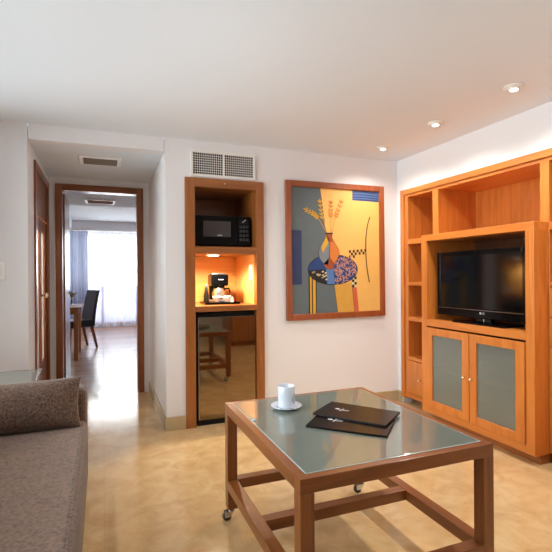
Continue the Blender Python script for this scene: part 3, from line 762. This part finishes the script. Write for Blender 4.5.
# chequered stretcher and leg top
for i in range(9):
    for j in range(2+(i < 3)):
        if (i+j) % 2 == 0:
            x = .122+.0204*i; z = .006+.0015*i-.024*j
            poly([(x, z), (x+.0204, z), (x+.0204, z-.024), (x, z-.024)], 'ink')
for i in range(2):
    for j in range(4):
        x = .150+.025*i; z = -.235-.024*j
        poly([(x, z), (x+.025, z), (x+.025, z-.024), (x, z-.024)], 'ink' if (i+j) % 2 else 'cream')
def smooth_line(pts, n=6):
    out = []
    for i in range(len(pts)-1):
        p0, p1, p2, p3 = [Vector(pts[max(0, min(len(pts)-1, i+k))]) for k in (-1, 0, 1, 2)]
        for s in range(n):
            t_ = s/n
            out.append(.5*((2*p1)+(p2-p0)*t_+(2*p0-5*p1+4*p2-p3)*t_*t_+(3*p1-p0-3*p2+p3)*t_**3))
    out.append(Vector(pts[-1])); return out
line(smooth_line(A['curve']), .011, 'brown'); up()
EL = A['ellipse']; poly(EL, 'blue'); up()
ec = (-.04, -.169); ea, eb = .249, .134
poly([p for p in EL if p[0] > -.04]+[(-.036, -.035), (-.036, -.30)][::-1], 'navy') if False else None
poly(A['lblue'], 'lblue')
poly([(-.286, -.175), (-.115, -.163), (-.103, -.297), (-.2, -.271), (-.267, -.225)], 'ink'); up()
random.seed(3)
for i in range(150):            # pale squiggles on the right of the tabletop
    x = random.uniform(-.03, .2); z = random.uniform(-.3, -.04)
    if ((x-ec[0])/(ea*.95))**2+((z-ec[1])/(eb*.93))**2 > 1: continue
    a = random.uniform(0, PI); pts = []
    for s in range(4):
        pts.append((x, z)); a += random.choice((-1.1, 1.1)); x += .013*math.cos(a); z += .013*math.sin(a)
    line(pts, .006, 'pink')
for i in range(26):             # pale flecks at the lower left of the tabletop
    x = random.uniform(-.26, -.12); z = random.uniform(-.28, -.18)
    if z < -.27+(-.12-x)*.35: continue
    poly([(x, z), (x+.02, z+.005), (x+.016, z+.017), (x-.003, z+.01)], 'cream')
line(EL+EL[:1], .006, 'ink'); up()
poly(A['vaseL'], 'vgrey'); poly(A['vaseR'], 'orange'); poly(A['vaseB'], 'rust'); up()
poly(A['sliver'], 'gold'); poly(A['neck'], 'rust'); up()
line(A['vaseL']+A['vaseL'][:1], .003, 'brown'); line(A['vaseR']+A['vaseR'][:1], .003, 'brown')
line([(-.112, .153), (-.042, .155)], .012, 'ink')
for nm, col in (('s1', 'gold'), ('s2', 'gold'), ('s3', 'orange'), ('s4', 'orange')):
    pts = smooth_line(A[nm]); line(pts, .0055, col if nm in ('s1', 's2') else 'ochre')
    n = len(pts)
    for i in range(n//2, n-1, 2):
        p = pts[i]; d = (pts[i+1]-pts[i]).normalized(); nn = Vector((-d.y, d.x))
        for s in (-1, 1):
            q = p+d*.034+nn*s*.024; m_ = (p+q)/2
            poly([p, m_+nn*.007*s+d*-.004, q, m_-nn*.006*s+d*.004], col)
    p = pts[-1]; d = (pts[-1]-pts[-2]).normalized(); nn = Vector((-d.y, d.x))
    poly([p-d*.01, p+nn*.007+d*.01, p+d*.034, p-nn*.007+d*.01], col)
obj('canvas', cv, PM, t, world=False)

# ------------------------------------------------------------------ coffee table
tx0, tx1, ty0, ty1, tz = .562, 1.353, 1.245, 2.150, .570
t = thing('coffee_table', 'low wooden coffee table on castors with a frosted glass top', 'table', (.957, 1.70, 0))
L = .049; ap = .048
for x in (tx0, tx1-L):
    for y in (ty0, ty1-L):
        obj('leg', MB().box(x, x+L, y, y+L, .056, tz-ap), TABLE['z'], t, bevel=.002)
        cc = (x+L/2, y+L/2)
        wx, wy = cc[0]-.026, cc[1]-.006
        cb = MB().lathe([(.018, .056), (.018, .051), (.009, .050), (.009, .044)], (cc[0], cc[1], 0), 16)
        cb.box(wx-.006, cc[0]+.010, wy-.014, wy+.014, .0445, .0475)
        for sy in (-.0145, .012): cb.prism([(wx-.012, wy+sy, .018), (wx+.012, wy+sy, .018), (cc[0]+.008, wy+sy, .0447), (wx-.012, wy+sy, .0447)], (0, .0025, 0))
        ca = obj('caster', cb, CHROME, t)
        obj('wheel', MB().lathe([(.006, -.0105), (.018, -.0105), (.0215, -.007), (.0215, .007), (.018, .0105), (.006, .0105)], (wx, wy, .0215), 22, 'y'), RUBBER, ca)
RW_ = .032
obj('apron', MB().box(tx0, tx1, ty0, ty0+L, tz-ap, tz), TABLE['x'], t, bevel=.002)
obj('apron', MB().box(tx0, tx1, ty1-L, ty1, tz-ap, tz), TABLE['x'], t, bevel=.002)
obj('apron', MB().box(tx0, tx0+L, ty0+L, ty1-L, tz-ap, tz-.0003), TABLE['y'], t, bevel=.002)
obj('apron', MB().box(tx1-L, tx1, ty0+L, ty1-L, tz-ap, tz-.0003), TABLE['y'], t, bevel=.002)
z0, z1 = .153, .200
for x in (tx0, tx1-L): obj('lower_rail', MB().box(x, x+L, ty0+L, ty1-L, z0, z1), TABLE['y'], t, bevel=.002)
for y in (ty0, 1.70, ty1-L): obj('lower_rail', MB().box(tx0+L, tx1-L, y, y+L, z0, z1-.0004), TABLE['x'], t, bevel=.002)
gx0, gx1, gy0, gy1 = tx0+.036, tx1-.036, ty0+.034, ty1-.034
GT = tz+.0022
g = MB().box(gx0, gx1, gy0, gy1, tz+.0002, GT)
gl = obj('glass_top', g, TABLEGLASS, t, bevel=.0012)
e = .004; gg = MB()
gg.box(gx0-e, gx0, gy0-e, gy1+e, tz+.0002, GT-.0005).box(gx1, gx1+e, gy0-e, gy1+e, tz+.0002, GT-.0005).box(gx0, gx1, gy0-e, gy0, tz+.0002, GT-.0005).box(gx0, gx1, gy1, gy1+e, tz+.0002, GT-.0005)
obj('glass_edge', gg, GLASSEDGE, gl, bevel=.001)
obj('glass_stop', MB().lathe([(.011, 0), (.011, .003), (.006, .006)], (gx0+.012, 1.83, GT), 18), GLASSEDGE, t)

# mug and saucer
MX, MY = .805, 1.935
t = thing('saucer', 'white saucer under the coffee mug on the glass table', 'saucer', (MX, MY, GT))
obj('plate', MB().lathe([(.036, 0), (.040, .003), (.068, .012), (.074, .0165), (.072, .018), (.045, .008), (.030, .006)], (MX, MY, GT), 48), PORC, t)
SZ = GT+.0065
t = thing('coffee_mug', 'straight white mug with a small grey emblem on the glass table', 'mug', (MX, MY, SZ))
MR = .0405; MH = .102
obj('body', MB().lathe([(.034, .0), (MR-.001, .003), (MR, .008), (MR, MH-.002), (MR-.0015, MH), (MR-.0035, MH-.002), (MR-.004, .012), (.03, .006)], (MX, MY, SZ), 48), PORC, t)
ha = math.radians(100)
hp = []
for k in range(9):
    a = -PI/2+PI*k/8; r = MR-.004+.03*math.cos(a); hp.append((MX+r*math.cos(ha), MY+r*math.sin(ha), SZ+.052+.032*math.sin(a)))
obj('handle', MB().tube(hp, .0055, 10), PORC, t)
em = MB(); a0 = math.radians(-48)
def mp(u, v): a = a0+u/MR; return (MX+(MR+.0004)*math.cos(a), MY+(MR+.0004)*math.sin(a), SZ+.045+v)
def stroke(pts, wd):
    vs = []
    for i, p in enumerate(pts):
        p = Vector(p); d = (Vector(pts[min(i+1, len(pts)-1)])-Vector(pts[max(0, i-1)])).normalized(); nn = Vector((-d.y, d.x))*wd/2
        vs += [mp(*(p-nn)), mp(*(p+nn))]
    em.add(vs, [(2*i, 2*i+1, 2*i+3, 2*i+2) for i in range(len(pts)-1)])
stroke([(.014*math.cos(q*PI/10), .020*math.sin(q*PI/10)) for q in range(21)], .004)
stroke([(-.006, -.010), (0, .012), (.006, -.010)], .003)
stroke([(-.014, -.028), (.014, -.028)], .004)
obj('emblem', em, LOGO2, t)

# leather folders
def folder(loc, rz, label, sx, sy):
    t = thing('menu_folder', label, 'folder', loc, rz, 'leather folders on the glass table')
    k = dict(world=False)
    obj('cover', MB().box(-sx/2, sx/2, -sy/2, sy/2, .0055, .008), LEATH, t, bevel=.001, **k)
    obj('back_cover', MB().box(-sx/2, sx/2, -sy/2, sy/2, 0, .0025), LEATH, t, bevel=.001, **k)
    obj('spine', MB().box(-sx/2-.002, sx/2, sy/2-.001, sy/2+.003, 0.0002, .0078), LEATH, t, bevel=.001, **k)
    obj('pages', MB().box(-sx/2+.006, sx/2-.006, -sy/2+.006, sy/2-.002, .0025, .0055), plain('page_block', srgb(60, 54, 50), .8), t, **k)
    e = MB(); zz = .0082
    ex, ey = -.092, .008
    e.face([(ex+.012*math.cos(q*PI/9), ey+.008*math.sin(q*PI/9), zz) for q in range(18)])
    for dx, ln, w_ in ((.022, .034, .006), (.034, .022, .003), (.043, .018, .003), (.052, .014, .003)):
        e.ribbon([(ex+dx+.004, ey+ln/2-.006, zz), (ex+dx-.004, ey-ln/2-.006, zz)], w_, (0, 0, 1))
    obj('emblem', e, LOGO_GLINT, t, **k)
    return t
f2 = folder((.968, 1.622, GT), math.radians(-44.5), 'lower black leather folder, partly covered by the other folder', .332, .208)
f1 = folder((1.047, 1.7095, GT+.0083), math.radians(-52.5), 'upper black leather folder lying across the other one', .332, .206)

# ------------------------------------------------------------------ sofa and cushion
SX, SY0, SY1 = -.086, .55, 2.825
t = thing('sofa', 'taupe woven sofa with a low rounded arm at its far end', 'sofa', (-.5, 1.7, 0))
obj('base', MB().box(-.93, SX, SY0+.01, SY1-.005, .05, .27), SOFA, t, bevel=.015)
obj('seat_cushion', MB().box(-.80, SX+.006, SY0+.17, SY1-.165, .27, .418), SOFA, t, bevel=.035, seg=4)
obj('arm', MB().box(-.90, SX, SY1-.165, SY1, .06, .588), SOFA, t, bevel=.045, seg=5)
obj('arm', MB().box(-.90, SX, SY0, SY0+.165, .06, .588), SOFA, t, bevel=.045, seg=5)
obj('backrest', MB().box(-1.0, -.79, SY0+.02, SY1-.02, .06, .78), SOFA, t, bevel=.05, seg=4)
for x in (-.88, SX-.08):
    for y in (SY0+.08, SY1-.12): obj('foot', MB().lathe([(.022, 0), (.026, .06)], (x, y, 0), 14), BLACKM, t)

def cushion(name, label, c, L_, H_, T_, tilt):
    t = thing(name, label, 'cushion', c, 0)
    for sgn in (1,):
        pass
    N = 26; M_ = 14
    mb = MB()
    def surf(sg):
        def fn(a, b_):
            u = 2*a-1; v = 2*b_-1
            x = L_/2*u*(1-.055*(1-v*v)); z = H_/2*v*(1-.07*(1-u*u))
            th = T_/2*(max(0, 1-abs(u)**3))**.85*(max(0, 1-abs(v)**2.6))**.75
            return (x, sg*th, z)
        return fn
    mb.grid(surf(1), N, M_); mb.grid(surf(-1), N, M_)
    o = obj('cover', mb, SOFA, t, world=False)
    bm = bmesh.new(); bm.from_mesh(o.data); bmesh.ops.remove_doubles(bm, verts=bm.verts, dist=1e-5); bmesh.ops.recalc_face_normals(bm, faces=bm.faces); bm.to_mesh(o.data); bm.free()
    q = o.modifiers.new('sub', 'SUBSURF'); q.levels = 1; q.render_levels = 1
    t.rotation_euler = (tilt, 0, 0)
    return t
cushion('scatter_cushion', 'long taupe cushion leaning on the far arm of the sofa', (-.455, 2.567, .541), .715, .275, .17, math.radians(-16))

# glass side table behind the sofa
t = thing('side_table', 'low glass-topped side table behind the sofa arm', 'side table', (-.66, 3.12, 0))
obj('glass_top', MB().box(-.94, -.385, 2.90, 3.36, .573, .583), mat_frosted('side_table_glass', srgb(196, 190, 184), .5, .3, .02), t, bevel=.002)
for x in (-.91, -.44):
    for y in (2.93, 3.30): obj('leg', MB().box(x, x+.026, y, y+.026, 0, .573), CHROME, t, bevel=.002)

# sideboard behind the camera (seen mirrored in the fridge door)
t = thing('sideboard', 'cherry sideboard mirrored in the dark fridge door', 'sideboard', (2.33, -.5, 0))
obj('carcass', MB().box(2.03, XR-.002, -.85, -.225, .06, .84), NICHE['z'], t)
obj('top', MB().box(2.01, XR-.002, -.87, -.205, .84, .875), NICHE['x'], t, bevel=.003)
obj('plinth', MB().box(2.06, XR-.002, -.83, -.25, 0, .06), NICHE['x'], t)
for x0, x1 in ((2.035, 2.322), (2.328, 2.615)):
    q = obj('door', MB().box(x0, x1, -.225, -.207, .08, .82), NICHE['z'], t, bevel=.002)
    obj('knob', MB().lathe([(.005, 0), (.011, -.02), (.006, -.026)], ((x0+x1)/2, -.207, .6), 12, 'y'), BRASS, q)

# ------------------------------------------------------------------ daylight
W = bpy.data.worlds.new('daylight'); SC.world = W; W.use_nodes = True
bg = W.node_tree.nodes['Background']; bg.inputs['Color'].default_value = (.9, .955, 1, 1); bg.inputs['Strength'].default_value = 4.0
def daylight(name, loc, sx, sy, target, power, col=(.93, .965, 1)):
    l = bpy.data.lights.new(name, 'AREA'); l.shape = 'RECTANGLE'; l.size = sx; l.size_y = sy; l.energy = power; l.color = col
    o = bpy.data.objects.new(name, l); COL.objects.link(o); o.location = loc
    o.rotation_euler = (Vector(target)-Vector(loc)).to_track_quat('-Z', 'Y').to_euler()
    return o
daylight('daylight_left', (XL-.75, 1.9, 1.25), 3.2, 1.9, (2.0, 1.7, 1.2), 130, (.9, .95, 1))
daylight('daylight_far', (0, FY+.5, 1.4), 3.4, 2.4, (0, 5, 1.2), 300)

# ------------------------------------------------------------------ camera
cam = bpy.data.cameras.new('camera'); co = bpy.data.objects.new('camera', cam); COL.objects.link(co)
r = Vector((.931311, -.364158, -.006979)); u = Vector((.006898, -.001522, .999975)); fwd = Vector((.364159, .931336, -.001094))
M = Matrix((( r.x, u.x, -fwd.x, 0), (r.y, u.y, -fwd.y, 0), (r.z, u.z, -fwd.z, 1.2), (0, 0, 0, 1)))
co.matrix_world = M
cam.sensor_width = 36; cam.lens = 443.6/552*36; cam.clip_start = .05
SC.camera = co
vs = SC.view_settings
SC.display_settings.display_device = 'sRGB'
vs.view_transform = 'Standard'; vs.look = 'None'; vs.gamma = 1; vs.use_curve_mapping = False; vs.exposure = 0
SC.cycles.max_bounces = 10; SC.cycles.diffuse_bounces = 6; SC.cycles.transparent_max_bounces = 12
SC.cycles.sample_clamp_indirect = 6
